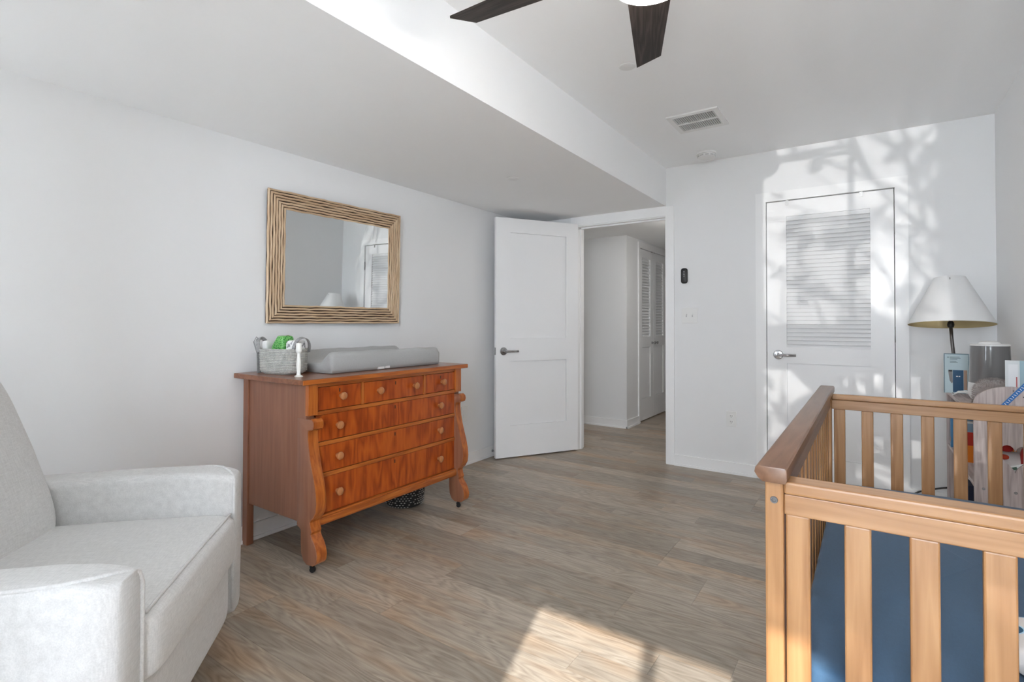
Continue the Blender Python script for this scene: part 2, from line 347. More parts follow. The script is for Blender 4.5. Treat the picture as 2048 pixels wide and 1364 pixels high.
# window behind the camera plus an added fill window: columns of panes, a broad rail between upper and lower lights
gm, nt, p = newmat('window_glass')
tr = N(nt, 'ShaderNodeBsdfTransparent'); gl = N(nt, 'ShaderNodeBsdfGlossy', Roughness=.02); mx = N(nt, 'ShaderNodeMixShader'); fz = N(nt, 'ShaderNodeFresnel', IOR=1.25)
nt.links.new(fz.outputs[0], mx.inputs[0]); nt.links.new(tr.outputs[0], mx.inputs[1]); nt.links.new(gl.outputs[0], mx.inputs[2])
nt.links.new(mx.outputs[0], nt.nodes['Material Output'].inputs[0])
RZ0, RZ1 = .66, .94
def window(name, xa, xb, mull, rail, zt):
    wn = struct(empty(name, ((xa+xb)/2, YF-.06, WZ0))); ww, wh = (xb-xa)/2, zt-WZ0; cx_ = (xa+xb)/2
    boxes('window_frame', [(-ww, -ww+.03, -.05, .05, 0, wh), (ww-.03, ww, -.05, .05, 0, wh), (-ww, ww, -.05, .05, 0, .03), (-ww, ww, -.05, .05, wh-.03, wh)], trim_m, wn)
    for q in mull: box('mullion', q-cx_-.015, q-cx_+.015, -.04, .04, .03, wh-.03, trim_m, wn)
    ed = [-ww+.03]+[q-cx_ for q in mull for _ in (0, 1)]+[ww-.03]
    for k in range(0, len(ed), 2):
        x0 = ed[k]+(.015 if k else 0); x1 = ed[k+1]-(.015 if k+1 < len(ed)-1 else 0)
        if rail: box('meeting_rail', x0, x1, -.04, .04, RZ0, RZ1, trim_m, wn)
        for za, zb in (((.03, RZ0), (RZ1, wh-.03)) if rail else ((.03, wh-.03),)): box('pane', x0, x1, -.003, .003, za, zb, gm, wn)
    box('window_sill', -ww-.02, ww+.015, .055, .10, -.025, 0, trim_m, wn, .004)
window('window_1', WX0, WX1, [.179], True, WZ1)
window('fill_window', VX0, VX1, [(VX0+VX1)/2], False, VZ1)  # added opening, out of view, lets more daylight in
# added unseen slabs and partition that block the high sun from the fill window
struct(boxes('sun_blocker', [(-3.6, -.56, YF-3.1, YF-.12, 2.3, 2.45), (-.68, -.56, YF-3.1, YF-.12, -.1, 2.3), (-3.6, -.56, YF-3.1, YF-.12, -.25, -.1)], plain('sun_blocker_grey', (.72, .72, .70), .8)))

# ---------------- doors
def lever(parent, x, y, z, side, dx, m_=chrome):
    """lever handle on a door face: rosette, neck and lever; side = outward y sign, dx = lever direction"""
    h = lathe('handle', [(0, 0), (.033, 0), (.033, .006), (.028, .011), (.013, .013), (.011, .045), (0, .047)], m_, parent, (x, y, z), 28, (R(90)*(1 if side < 0 else -1), 0, 0))
    yl = .043
    pts = [(0, 0, yl), (dx*.02, 0, yl+.003), (dx*.06, 0, yl+.005), (dx*.118, 0, yl+.002)]
    tube('lever', pts, [.0105, .0105, .0095, .009], m_, h, 10)
    return h
# door_1: two panel shaker leaf, swung into the room
ang = math.atan2(3.557-4.234, -2.6+2.19)
d1 = struct(empty('door_1', (DX0-.006, YB-.012, 0), ang))
LW, LT, z0, z1 = .795, .035, .012, 2.032
# local x from hinge to latch; the visible face is local -y side flipped: compute by rotation (face toward +Y_local)
st, z_a, z_b, z_c, z_d = .118, .275, .82, 1.013, 1.91
T0, T1 = 0.0, LT
bl = boxes('door_leaf', [(0, st, T0, T1, z0, z1), (LW-st-.012, LW, T0, T1, z0, z1), (st, LW-st-.012, T0, T1, z0, z_a), (st, LW-st-.012, T0, T1, z_b, z_c), (st, LW-st-.012, T0, T1, z_d, z1)], door_m, d1)
for za, zb in ((z_a, z_b), (z_c, z_d)):
    box('panel_core', st, LW-st-.012, T0+.0165, T1-.0165, za, zb, door_m, d1)
    for ya_, yb_ in ((T0+.010, T0+.0165), (T1-.0165, T1-.010)): box('door_panel', st+.003, LW-st-.015, ya_, yb_, za+.003, zb-.003, door_m, d1)
for sd, yy in ((1, T1), (-1, T0)): lever(d1, LW-.068, yy, .905, sd, -1)
box('latch_plate', LW-.001, LW+.0015, .006, .029, .875, .935, chrome, d1)
for hz in (.25, 1.05, 1.8):
    tube('hinge', [(-.004, -.004, hz-.045), (-.004, -.004, hz+.045)], .007, steel, d1, 8)
# door_2: louvred closet leaf
def louvre_leaf(root, x0, x1, y0, z0, z1, stile, zl0, zl1, zp0, zp1, pitch, th=.034):
    """frame, louvre slats (zl0..zl1) above and a flat panel (zp0..zp1) below; local coords, face at y0, body to y0+th"""
    boxes('door_leaf', [(x0, x0+stile, y0, y0+th, z0, z1), (x1-stile, x1, y0, y0+th, z0, z1), (x0+stile, x1-stile, y0, y0+th, z0, zp0),
                        (x0+stile, x1-stile, y0, y0+th, zp1, zl0), (x0+stile, x1-stile, y0, y0+th, zl1, z1)], door_m, root)
    box('panel_core', x0+stile, x1-stile, y0+.0165, y0+th-.008, zp0, zp1, door_m, root)
    box('door_panel', x0+stile+.003, x1-stile-.003, y0+.009, y0+.0165, zp0+.003, zp1-.003, door_m, root)
    n = int(round((zl1-zl0)/pitch)); ph = (zl1-zl0)/n
    for i in range(n):
        zc = zl0+ph*(i+.5)
        k = ('slat', round(x1-x0-2*stile, 4), round(ph, 4))
        if k not in CACHE:
            hw = (x1-x0-2*stile)/2; hh = ph*.62
            pr = [(-.0135, -hh), (-.0095, -hh-.001), (.0135, hh-.003), (.0095, hh)]
            v = [(-hw, a_, b_) for a_, b_ in pr]+[(hw, a_, b_) for a_, b_ in pr]
            CACHE[k] = fromdata('slat', v, [(0, 1, 2, 3), (4, 5, 6, 7), (0, 1, 5, 4), (1, 2, 6, 5), (2, 3, 7, 6), (3, 0, 4, 7)])
        link('slat', CACHE[k], door_m, root, ((x0+x1)/2, y0+th/2+.001, zc))
d2 = struct(empty('door_2', (CX0, YB, 0)))
louvre_leaf(d2, .005, CX1-CX0-.005, .004, .01, CZ-.005, .128, .968, 1.918, .2, .856, .0285)
h2 = lever(d2, .078, .004, .915, -1, 1)
box('latch_plate', -.006, .003, .001, .006, .89, .935, steel, d2)
for hz in (.3, 1.07, 1.78):
    tube('hinge', [(CX1-CX0+.002, -.006, hz-.05), (CX1-CX0+.002, -.006, hz+.05)], .0075, steel, d2, 8)
for xx, hlab in ((.14, 'small grey metal hook strip over the closet door above its lever'), (.585, 'small grey metal hook strip over the closet door near its hinges')):
    hk = empty('over_door_hook', (CX0+xx, YB+.004, CZ-.005), 0, hlab, 'hook', 'hooks over the closet door')
    box('strap', -.009, .009, -.0035, -.001, -.028, .002, steel, hk)
    box('top_bend', -.009, .009, -.0035, .038, .002, .004, steel, hk)
# door_3 and door_4: the hall closet pair (faces +X)
for nm, ya, yb, kn in (('door_3', HD0+.004, (HD0+HD1)/2-.002, 1), ('door_4', (HD0+HD1)/2+.002, HD1-.004, -1)):
    d = struct(empty(nm, (HX, ya, 0), R(90)))      # local x -> world +Y, local -y -> world +X
    w_ = yb-ya
    louvre_leaf(d, 0, w_, .004, .012, HDZ-.004, .095, .985, 1.905, .26, .86, .0335)
    kx = w_-.045 if kn == 1 else .045
    lathe('knob', [(0, 0), (.017, 0), (.017, .004), (.008, .006), (.008, .024), (.016, .03), (.018, .04), (.012, .047), (0, .048)], chrome, d, (kx, .004, .905), 18, (R(90), 0, 0))
    for hz in (.3, 1.02, 1.78):
        tube('hinge', [(-.003 if kn == 1 else w_+.003, -.006, hz-.05), (-.003 if kn == 1 else w_+.003, -.006, hz+.05)], .007, steel, d, 8)
    box('ball_catch', kx-.02, kx+.02, -.001, .02, HDZ-.004, HDZ, black, d)

# ---------------- wall and ceiling fittings
ds = empty('door_stop', (XL+.012, 3.62, .045), 0, 'small black spring door stop on the baseboard behind the open door', 'door stop')
lathe('rod', [(0, 0), (.011, 0), (.011, .004), (.005, .006), (.005, .055), (0, .055)], steel, ds, (0, 0, 0), 12, (0, R(90), 0))
lathe('rubber_tip', [(0, .055), (.009, .055), (.009, .072), (0, .074)], black, ds, (0, 0, 0), 12, (0, R(90), 0))
def plate(name, loc, rz, w, h, label, cat, kind):
    t = empty(name, loc, rz, label, cat)
    box('cover_plate', -w/2, w/2, -.006, 0, -h/2, h/2, white, t, .002)
    if kind == 'outlet':
        for zz in (.022, -.022):
            s = lathe('socket', [(0, 0), (.016, 0), (.0155, .002), (0, .002)], white, t, (0, -.006, zz), 18, (R(90), 0, 0))
            for xx in (-.006, .006): box('slot', xx-.0012, xx+.0012, -.0086, -.006, zz-.002, zz+.007, black, t)
            lathe('ground_hole', [(0, 0), (.0026, 0), (.0026, .0026), (0, .0026)], black, t, (0, -.006, zz-.008), 8, (R(90), 0, 0))
    if kind == 'switch':
        for xx in (-.023, .023):
            box('toggle_slot', xx-.005, xx+.005, -.0068, -.006, -.012, .012, plain('switch_slot', (.55, .55, .55), .5), t)
            box('toggle', xx-.0042, xx+.0042, -.017, -.006, .001, .011, white, t, .001)
    if kind == 'blank':
        box('rocker', -.016, .016, -.009, -.006, -.033, .033, white, t, .001)
    return t
plate('wall_outlet', (-.877, YB, .415), 0, .074, .116, 'white duplex wall outlet beside the closet door', 'outlet', 'outlet')
plate('light_switch', (-1.188, YB, 1.205), 0, .122, .122, 'white double toggle light switch beside the doorway', 'switch', 'switch')
plate('wall_outlet', (XL, 3.254, .412), R(90), .08, .122, 'white wall outlet plate behind the dresser end by the open door', 'outlet', 'blank')
rm = empty('remote_holder', (-1.226, YB, 1.522), 0, 'small black fan remote mounted on the wall above the light switch', 'remote control')
loft('remote_body', [[(x, y_, z) for x, z in rrect(.0255*s, .061*s, .018*s, 5)] for y_, s in ((0, .92), (-.004, 1), (-.014, 1), (-.018, .9))], black, rm)
for i in range(4):
    lathe('button', [(0, 0), (.0035, 0), (.003, .0015), (0, .0015)], plain('button_white', (.7, .7, .7), .4), rm, (0, -.018, .035-.013*i), 10, (R(90), 0, 0))
sm = empty('smoke_detector', (-1.0, 4.015, ZC), 0, 'round white smoke detector on the ceiling near the closet wall', 'smoke detector')
lathe('base_ring', [(0, 0), (.07, 0), (.07, -.012), (.066, -.014), (0, -.014)], white, sm, n=36)
lathe('cover', [(.058, -.014), (.062, -.018), (.06, -.034), (.045, -.042), (0, -.044)], white, sm, n=36)
for k in range(10):
    t = 2*math.pi*k/10; box('vent_slot', -.012, .012, -.0015, .0015, -.004, .004, plain('slot_grey', (.5, .5, .5), .7), sm).location = (.061*math.cos(t), .061*math.sin(t), -.026)
    sm.children[-1].rotation_euler = (0, 0, t+R(90))
for x_, y_, z_, lab in ((-.98, 2.432, ZC, 'round white sprinkler cover on the ceiling beside the fan blade tip'), (-1.939, 2.836, ZS, 'round white sprinkler cover under the lowered soffit by the mirror wall')):
    sp = empty('sprinkler_cover', (x_, y_, z_), 0, lab, 'sprinkler')
    lathe('cap', [(0, -.006), (.036, -.006), (.04, -.004), (.04, -.0015), (.02, -.0015), (.02, 0), (0, 0)], white, sp, n=32)
vt = empty('ceiling_vent', (-.882, 3.336, ZC), 0, 'white rectangular ceiling air vent with two rows of thin fins', 'vent')
vw, vh = .152, .158
boxes('vent_frame', [(-vw, vw, -vh, -vh+.035, -.008, 0), (-vw, vw, vh-.035, vh, -.008, 0), (-vw, -vw+.03, -vh+.035, vh-.035, -.008, 0), (vw-.03, vw, -vh+.035, vh-.035, -.008, 0), (-vw+.03, vw-.03, -.008, .008, -.008, 0)], white, vt)
box('duct_back', -vw+.03, vw-.03, -vh+.035, vh-.035, -.0012, -.0002, plain('duct_grey', (.10, .10, .10), .8), vt)
for yc in (-.0655, .0655):
    for i in range(20):
        box('fin', -.0007, .0007, yc-.0575, yc+.0575, -.009, -.001, white, vt, rot=(0, R(28), 0)).location = (-vw+.036+i*(2*vw-.072)/19, yc, -.005)

# ---------------- ceiling fan
FX, FY = -.488, 1.375
fan = empty('ceiling_fan', (FX, FY, ZC), 0, 'ceiling fan with dark wood blades and a lit frosted glass bowl', 'ceiling fan')
fm = plain('fan_bronze', (.03, .025, .022), .4, .6)
lathe('canopy', [(0, 0), (.075, 0), (.075, -.02), (.05, -.05), (.018, -.06), (.018, -.1), (0, -.1)], fm, fan, n=32)
lathe('motor_housing', [(0, -.1), (.06, -.1), (.11, -.115), (.12, -.15), (.12, -.2), (.135, -.225), (0, -.225)], fm, fan, n=40)
lathe('light_bowl', [(.13, -.225), (.138, -.235), (.14, -.265), (.13, -.31), (.10, -.342), (.055, -.361), (0, -.366)], emit('frosted_bowl_lit', (1, .955, .895), 17), fan, n=40)
def blade():
    bm = bmesh.new(); r0, r1 = .10, .640; rows = []
    n = 14
    for i in range(n+1):
        t = i/n; x = r0+(r1-r0)*t; hw = .074-.028*t
        row = []
        for s in (-1, 1):
            xx = x+(s*.021*t*t)             # tip cut on a slant
            row.append((xx, s*hw))
        rows.append(row)
    def ring(z): return [[bm.verts.new((p[0], p[1], z)) for p in r] for r in rows]
    A, B = ring(-.004), ring(.004)
    for i in range(n):
        bm.faces.new((A[i][0], A[i][1], A[i+1][1], A[i+1][0])); bm.faces.new((B[i][0], B[i][1], B[i+1][1], B[i+1][0]))
        for s in (0, 1): bm.faces.new((A[i][s], A[i+1][s], B[i+1][s], B[i][s]))
    bm.faces.new((A[0][0], A[0][1], B[0][1], B[0][0])); bm.faces.new((A[n][0], A[n][1], B[n][1], B[n][0]))
    return bmmesh('fan_blade', bm)
bme = blade()
for k in range(5):
    link('fan_blade', bme, fanw, fan, (0, 0, -.242), (R(-10), 0, R(110.2+72*k)))

# ------------------------------------------------------------------ dresser (empire style chest of drawers)
DXF = -2.13                                   # front plane of the drawers
dr = empty('dresser', (-2.40, 1.985, 0), 0, 'reddish mahogany chest of six drawers with scrolled front posts and casters', 'dresser')
ox, oy = -2.40, 1.985
def dbox(n, x0, x1, y0, y1, z0, z1, mt, bev=.0015, par=dr): return box(n, x0-ox, x1-ox, y0-oy, y1-oy, z0, z1, mt, par, bev)
YL, YR = 1.447, 2.523
dbox('top', -2.688, -2.098, 1.402, 2.568, .860, .885, mahog_top, .003)
dbox('top_edge', -2.100, -2.0965, 1.404, 2.566, .862, .883, mahog_h, .001)
dbox('side_panel', -2.64, -2.19, YL+.012, YL+.03, .215, .86, mahog_side)
dbox('side_panel', -2.64, -2.19, YR-.03, YR-.012, .215, .86, mahog_side)
dbox('back_panel', -2.672, -2.66, YL+.03, YR-.03, .215, .86, mahog_side)
for y0 in (YL+.004, YR-.04): dbox('rear_leg', -2.685, -2.64, y0, y0+.036, .0, .86, mahog_side, .003)
# front stiles behind the scrolled posts
for y0, y1 in ((YL, YL+.042), (YR-.042, YR)): dbox('stile', -2.20, DXF-.006, y0, y1, .2, .86, mahog_side)
dbox('bottom_board', -2.64, -2.19, YL+.03, YR-.03, .215, .23, mahog_side)
# upper posts (square blocks) and scrolled lower posts, profile in x-z, swept along y
for s, y0, y1 in ((0, YL-.002, YL+.050), (1, YR-.050, YR+.002)):
    dbox('upper_post', DXF-.012, DXF+.014, y0, y1-.002, .716, .86, mahog_v)
    sc = []
    prof = [(-2.20, .70), (-2.10, .703), (-2.092, .70), (-2.082, .690), (-2.080, .676), (-2.084, .662), (-2.098, .655), (-2.117, .652), (-2.123, .64),
            (-2.122, .61), (-2.116, .57), (-2.105, .52), (-2.09, .47), (-2.074, .42), (-2.062, .37), (-2.058, .33), (-2.063, .29), (-2.079, .262), (-2.098, .248),
            (-2.104, .235), (-2.10, .215), (-2.092, .195), (-2.098, .182), (-2.088, .165), (-2.072, .148), (-2.058, .122), (-2.05, .095), (-2.054, .07), (-2.066, .055), (-2.086, .045),
            (-2.125, .042), (-2.15, .056), (-2.165, .085), (-2.17, .13), (-2.17, .19), (-2.20, .21)]
    sp_ = prism('scroll_post', [(x-ox, z) for x, z in prof], 1, y0-oy, y1-oy+(.004 if s == 0 else 0), mahog_side, dr, bev=.0015)
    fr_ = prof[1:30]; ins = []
    for i, (x, z) in enumerate(fr_):       # front strip along the scroll, its lit look put into the colour
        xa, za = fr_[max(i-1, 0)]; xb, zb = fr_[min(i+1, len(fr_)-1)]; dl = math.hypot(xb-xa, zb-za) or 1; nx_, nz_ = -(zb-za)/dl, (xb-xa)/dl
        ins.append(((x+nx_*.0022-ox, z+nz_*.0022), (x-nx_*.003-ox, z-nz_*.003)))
    prism('lit_front_strip', [q[0] for q in ins]+[q[1] for q in reversed(ins)], 1, y0+.003-oy, y1-.003-oy+(.004 if s == 0 else 0), mahog_v, sp_)
    ca = lathe('caster', [(0, .043), (.008, .043), (.008, .03), (.012, .028), (.012, .022), (0, .022)], black, dr, (-2.118-ox, (y0+y1)/2-oy, 0), 14)
    lathe('wheel', [(0, -.008), (.012, -.008), (.0135, -.005), (.0135, .005), (.012, .008), (0, .008)], black, ca, (.004, 0, .0137), 18, (R(90), 0, R(25)))
# rails between the drawers
YA, YZ = YL+.046, YR-.046
for z0, z1, pr in ((.842, .86, 0), (.712, .73, .006), (.566, .584, .004), (.418, .436, .004), (.2, .244, .012)):
    dbox('rail', -2.17, DXF+.002+pr, YA, YZ, z0, z1, mahog_h)
dbox('apron', -2.16, DXF+.022, YL+.05, YR-.05, .208, .236, mahog_h, .003)
dbox('drawer_divider', -2.17, DXF+.002, 1.757, 1.773, .73, .842, mahog_v)
dbox('drawer_divider', -2.17, DXF+.002, 2.203, 2.219, .73, .842, mahog_v)
def drawer(y0, y1, z0, z1, knobs, bow=0):
    hy, hz = (y1-y0)/2-.0022, (z1-z0)/2-.0022
    me = boxmesh(.03, 2*hy, 2*hz, .0015)
    d = link('drawer', me, mahog, dr, (DXF-.015-ox, (y0+y1)/2-oy, (z0+z1)/2))
    for ky in knobs:
        lathe('knob', [(0, 0), (.009, 0), (.0085, .011), (.013, .015), (.018, .020), (.0195, .025), (.018, .030), (.013, .0335), (.006, .035), (0, .035)], knob_m, d, (.015, ky-(y0+y1)/2, .004), 20, (0, R(90), 0))
    kh = hz-.022
    box('keyhole', .0148, .0156, -.003, .003, kh-.009, kh+.009, black, d) if len(knobs) == 2 and z0 < .6 or z0 > .7 else None
    return d
drawer(YA, 1.757, .73, .842, [1.63]); drawer(1.773, 2.203, .73, .842, [1.865, 2.125]); drawer(2.219, YZ, .73, .842, [2.355])
drawer(YA, YZ, .584, .712, [1.612, 2.331]); drawer(YA, YZ, .436, .566, [1.612, 2.329]); drawer(YA, YZ, .244, .418, [1.612, 2.329])

# ---------------- things on the dresser
ZT = .885
pd = empty('changing_pad', (-2.435, 2.05, ZT), 0, 'grey contoured baby changing pad lying on the dresser top', 'changing pad')
def padring(y, t):
    """cross-section in x-z: raised long sides, a valley between; the near end drops to an open step"""
    hw = .205; e = max(0, min(1, t))
    out = []
    top = []
    n = 28
    for i in range(n+1):
        u = -1+2*i/n; v = abs(u)
        ridge = .108; low = .052
        q = (v-.42)/(.86-.42); q = max(0, min(1, q)); q = q*q*(3-2*q)
        z = low+(ridge-low)*q
        if v > .9: z -= (v-.9)**2*2.2
        z += .0012*math.sin(y*23+u*3)+.0008*math.sin(y*51+u*17)
        top.append((u*hw*(1-.006*math.sin(y*30)), y, z*e+.012*(1-e)))
    out = top+[(hw*1.0, y, .02), (hw*.97, y, .002), (-hw*.97, y, .002), (-hw*1.0, y, .02)]
    return out
L0, L1 = -.395, .395
ys = [L0, L0+.006, L0+.018]+[L0+.018+(L1-L0-.036)*i/40 for i in range(1, 40)]+[L1-.018, L1-.006, L1]
loft('pad_cover', [padring(y, 1-.55*max(0, 1-(min(y-L0, L1-y))/.018)**2*.35) for y in ys], pad_f, pd)
lm = plain('label_white', (.75, .75, .74), .7)
box('care_tag', .2, .2085, -.10, -.055, .004, .016, lm, pd); box('care_tag', .2, .2085, -.045, -.015, .006, .018, lm, pd)

bk = empty('storage_basket', (-2.475, 1.545, ZT), R(8), 'grey woven rope basket with felt handles holding diaper supplies on the dresser', 'basket')
rings = []; hx, hy = .115, .075; nz = 64
for i in range(nz+1):
    t = i/nz; z = t*.128; w = 1.0+.06*t-.22*max(0, 1-t/.16)**2
    bmp = .0022*math.sin(t*2*math.pi*16)
    rings.append([(x*w, y*w, z) for x, y in rrect(hx+bmp, hy+bmp, .055, 8)])
inner = []
for i in range(13):
    t = 1-i/12*.93; w = (1.0+.06*t)*.93
    inner.append([(x*w, y*w, t*.128) for x, y in rrect(hx, hy, .055, 8)])
bk2 = loft('woven_body', rings+inner, rope_f, bk)
def handle(px, py, ry, tw):
    pts = []
    for i in range(13):
        t = math.pi*i/12; pts.append(Vector((0, -.045*math.cos(t), .075*math.sin(t)**.7)))
    r_ = []
    for i, p in enumerate(pts):
        tt = (pts[min(i+1, 12)]-pts[max(i-1, 0)]).normalized(); nn = tt.cross(Vector((1, 0, 0)))
        r_.append([tuple(p+Vector((sx*.011, 0, 0))+nn*(sz*.0018)) for sx, sz in ((-1, -1), (1, -1), (1, 1), (-1, 1))])
    loft('handle', r_, felt_f, bk, (px, py, .11), (0, ry, tw), angle=40)
handle(-.118, -.02, R(-18), R(20)); handle(.112, .01, R(12), R(-8))
box('handle_strap', -.132, -.128, -.055, -.03, .0, .11, felt_f, bk, .001, rot=(0, R(-3), 0))
box('handle_strap', -.128, -.124, .01, .035, .0, .11, felt_f, bk, .001)
# contents
gm2, nt, p = newmat('green_leaf_print'); p.inputs['Roughness'].default_value = .3
tc = N(nt, 'ShaderNodeTexCoord'); vo = N(nt, 'ShaderNodeTexVoronoi', Scale=95.0); vo.feature = 'DISTANCE_TO_EDGE'; nt.links.new(tc.outputs['Object'], vo.inputs['Vector'])
rp = N(nt, 'ShaderNodeValToRGB'); rp.color_ramp.elements[0].color = (.22, .55, .16, 1); rp.color_ramp.elements[1].color = (.02, .21, .03, 1); rp.color_ramp.elements[1].position = .22
nt.links.new(vo.outputs['Distance'], rp.inputs[0]); nt.links.new(rp.outputs[0], p.inputs['Base Color'])
wp, nt, p = newmat('white_pack_print'); p.inputs['Roughness'].default_value = .45
tc = N(nt, 'ShaderNodeTexCoord'); vo = N(nt, 'ShaderNodeTexNoise', Scale=45.0, Detail=2.0); nt.links.new(tc.outputs['Object'], vo.inputs['Vector'])
rp = N(nt, 'ShaderNodeValToRGB'); e = rp.color_ramp.elements; e[0].position = .36; e[0].color = (.25, .25, .27, 1); e[1].position = .44; e[1].color = (.78, .78, .77, 1)
nt.links.new(vo.outputs['Fac'], rp.inputs[0]); nt.links.new(rp.outputs[0], p.inputs['Base Color'])
def inb(name, cx, cy, z0, sx, sy, sz, mt, lab, cat, rx=0, ry=0, rz=0, shape=None, grp='supplies in the grey basket'):
    t = pillow(name, sx, sy, sz, mt, None, (0, 0, 0), e1=.25, e2=.25, n=24, m_=14, shape=shape)
    w = Matrix.Translation(bk.location) @ Matrix.Rotation(R(8), 4, 'Z') @ Matrix.Translation((cx, cy, z0+sz/2)) @ Matrix.Rotation(rz, 4, 'Z') @ Matrix.Rotation(ry, 4, 'Y') @ Matrix.Rotation(rx, 4, 'X')
    t.matrix_world = w; return tag(t, lab, cat, grp)
inb('wipes_pack', -.006, -.002, .015, .092, .072, .178, gm2, 'green leaf printed wipes pack standing in the grey basket', 'wipes', shape=lambda x, y, z: (x*(1-.0), y, z-(.05*max(0, -x/.0425)*(z > 0))))
inb('diaper_pack', .075, .01, .012, .055, .085, .158, wp, 'white printed diaper stack at the changing pad end of the basket', 'diapers', rz=R(5))
inb('cloth_roll', -.083, -.012, .012, .036, .07, .155, plain('white_cloth', (.72, .72, .71), .9), 'white cloth tucked beside the handle of the grey basket', 'cloth', ry=R(-6))
inb('pacifier_pouch', -.045, .058, .072, .045, .018, .12, plain('tan_pouch', (.33, .24, .19), .8), 'tan pouch peeking out behind the green wipes pack', 'pouch', ry=R(20))
tube('hanging_cord', [(-.135, -.05, .1), (-.15, -.06, .16), (-.135, -.055, .185), (-.118, -.045, .17)], .003, felt_f, bk, 6)
br = lathe('cream_brush', [(0, 0), (.022, 0), (.0225, .003), (.012, .009), (.0095, .02), (.0125, .05), (.0125, .07), (.0085, .098), (.0085, .112), (.014, .118), (.0165, .126), (.0145, .138), (.0155, .15), (.014, .16), (0, .1625)],
           plain('white_silicone', (.82, .82, .78), .3), None, (-2.262, 1.49, ZT), 24, sy=.8)
tag(br, 'white silicone cream brush standing on its flared base on the dresser', 'brush')

# mirror with a frame of wavy wooden ribs
mr = empty('wall_mirror', (XL+.003, 2.037, 1.137), 0, 'wall mirror in a wide tan frame of wavy wooden ribs above the dresser', 'mirror')
MW, MH = .934, .736; hw = MW/2
box('backing', 0, .0165, -hw+.006, hw-.006, .006, MH-.006, frame_d, mr)
mgm, nt, p = newmat('mirror_silver'); p.inputs['Metallic'].default_value = 1; p.inputs['Roughness'].default_value = .015; p.inputs['Base Color'].default_value = (.80, .82, .82, 1)
FWD = .107
box('mirror_glass', .0166, .019, -hw+FWD-.004, hw-FWD+.004, FWD-.004, MH-FWD+.004, mgm, mr)
random.seed(11)
NR = 7; rw = FWD/NR
def rib(o, L, seed, flip):
    """rib along local x of length L at inset o (mitred ends)"""
    rnd = random.Random(seed); n = 22; rr = []
    ph = [rnd.uniform(0, 6) for _ in range(4)]
    zt = .0225+.003*math.sin(math.pi*(o+rw/2)/FWD)
    for i in range(n+1):
        u = i/n
        wv = .0012*math.sin(u*L*34+ph[0])+.0008*math.sin(u*L*61+ph[1])
        if i in (0, n): wv = 0
        wd = rw*(.34+.035*math.sin(u*L*27+ph[2]))
        y0, y1 = o+rw/2-wd+wv, o+rw/2+wd+wv
        a0 = -L/2; 
        def xx(y): return a0+y+u*(L-2*y)
        rr.append([(xx(y0), y0, .012), (xx(y1), y1, .012), (xx(y1), y1, zt-.003), (xx((y0+y1)/2+wd*.4), (y0+y1)/2+wd*.4, zt), (xx((y0+y1)/2-wd*.4), (y0+y1)/2-wd*.4, zt), (xx(y0), y0, zt-.003)])
    return rr
for side in range(4):
    for k in range(NR):
        L = MW if side % 2 == 0 else MH
        o = loft('frame_rib', rib(k*rw, L, side*20+k, 0), frame_m, mr, angle=50)
        # local (x along, y inward, z out of wall) -> wall: out = +X
        along, inward, loc = {0: ((0, 1, 0), (0, 0, 1), (0, 0, 0)), 1: ((0, 0, 1), (0, -1, 0), (0, hw, MH/2)), 2: ((0, -1, 0), (0, 0, -1), (0, 0, MH)), 3: ((0, 0, -1), (0, 1, 0), (0, -hw, MH/2))}[side]
        mm = Matrix((Vector(along), Vector(inward), Vector((1, 0, 0)))).transposed().to_4x4(); mm.translation = loc
        o.matrix_local = mm

mr.location = (XL+.019, 2.032, 1.137); mr.rotation_euler = (0, R(.9), R(-1.83))   # hangs a little off the wall at one side

# dark woven basket under the dresser
wb = empty('seagrass_basket', (-2.44, 2.36, 0), 0, 'dark round woven basket tucked under the dresser', 'basket')
lathe('basket_body', [(0, .004), (.105, .004), (.118, .02), (.128, .16), (.124, .16), (.114, .02), (0, .012)], plain('dark_seagrass', (.012, .011, .010), .7, bump=.4, bscale=120), wb, n=40)
bm = bmesh.new(); random.seed(3)
for i in range(11):
    z = .014+i*.0135; r_ = .119+.010*z/.16
    for j in range(40):
        t = 2*math.pi*(j+.5*(i % 2))/40
        if random.random() < .25: continue
        mm = Matrix.Translation((r_*math.cos(t), r_*math.sin(t), z)) @ Matrix.Rotation(t, 4, 'Z') @ Matrix.Diagonal((.004, .009, .004, 1))
        bmesh.ops.create_cube(bm, size=1, matrix=mm)
tag(link('weave_strands', bmmesh('weave', bm), plain('strand_pale', (.33, .31, .28), .7), wb), kind='stuff')

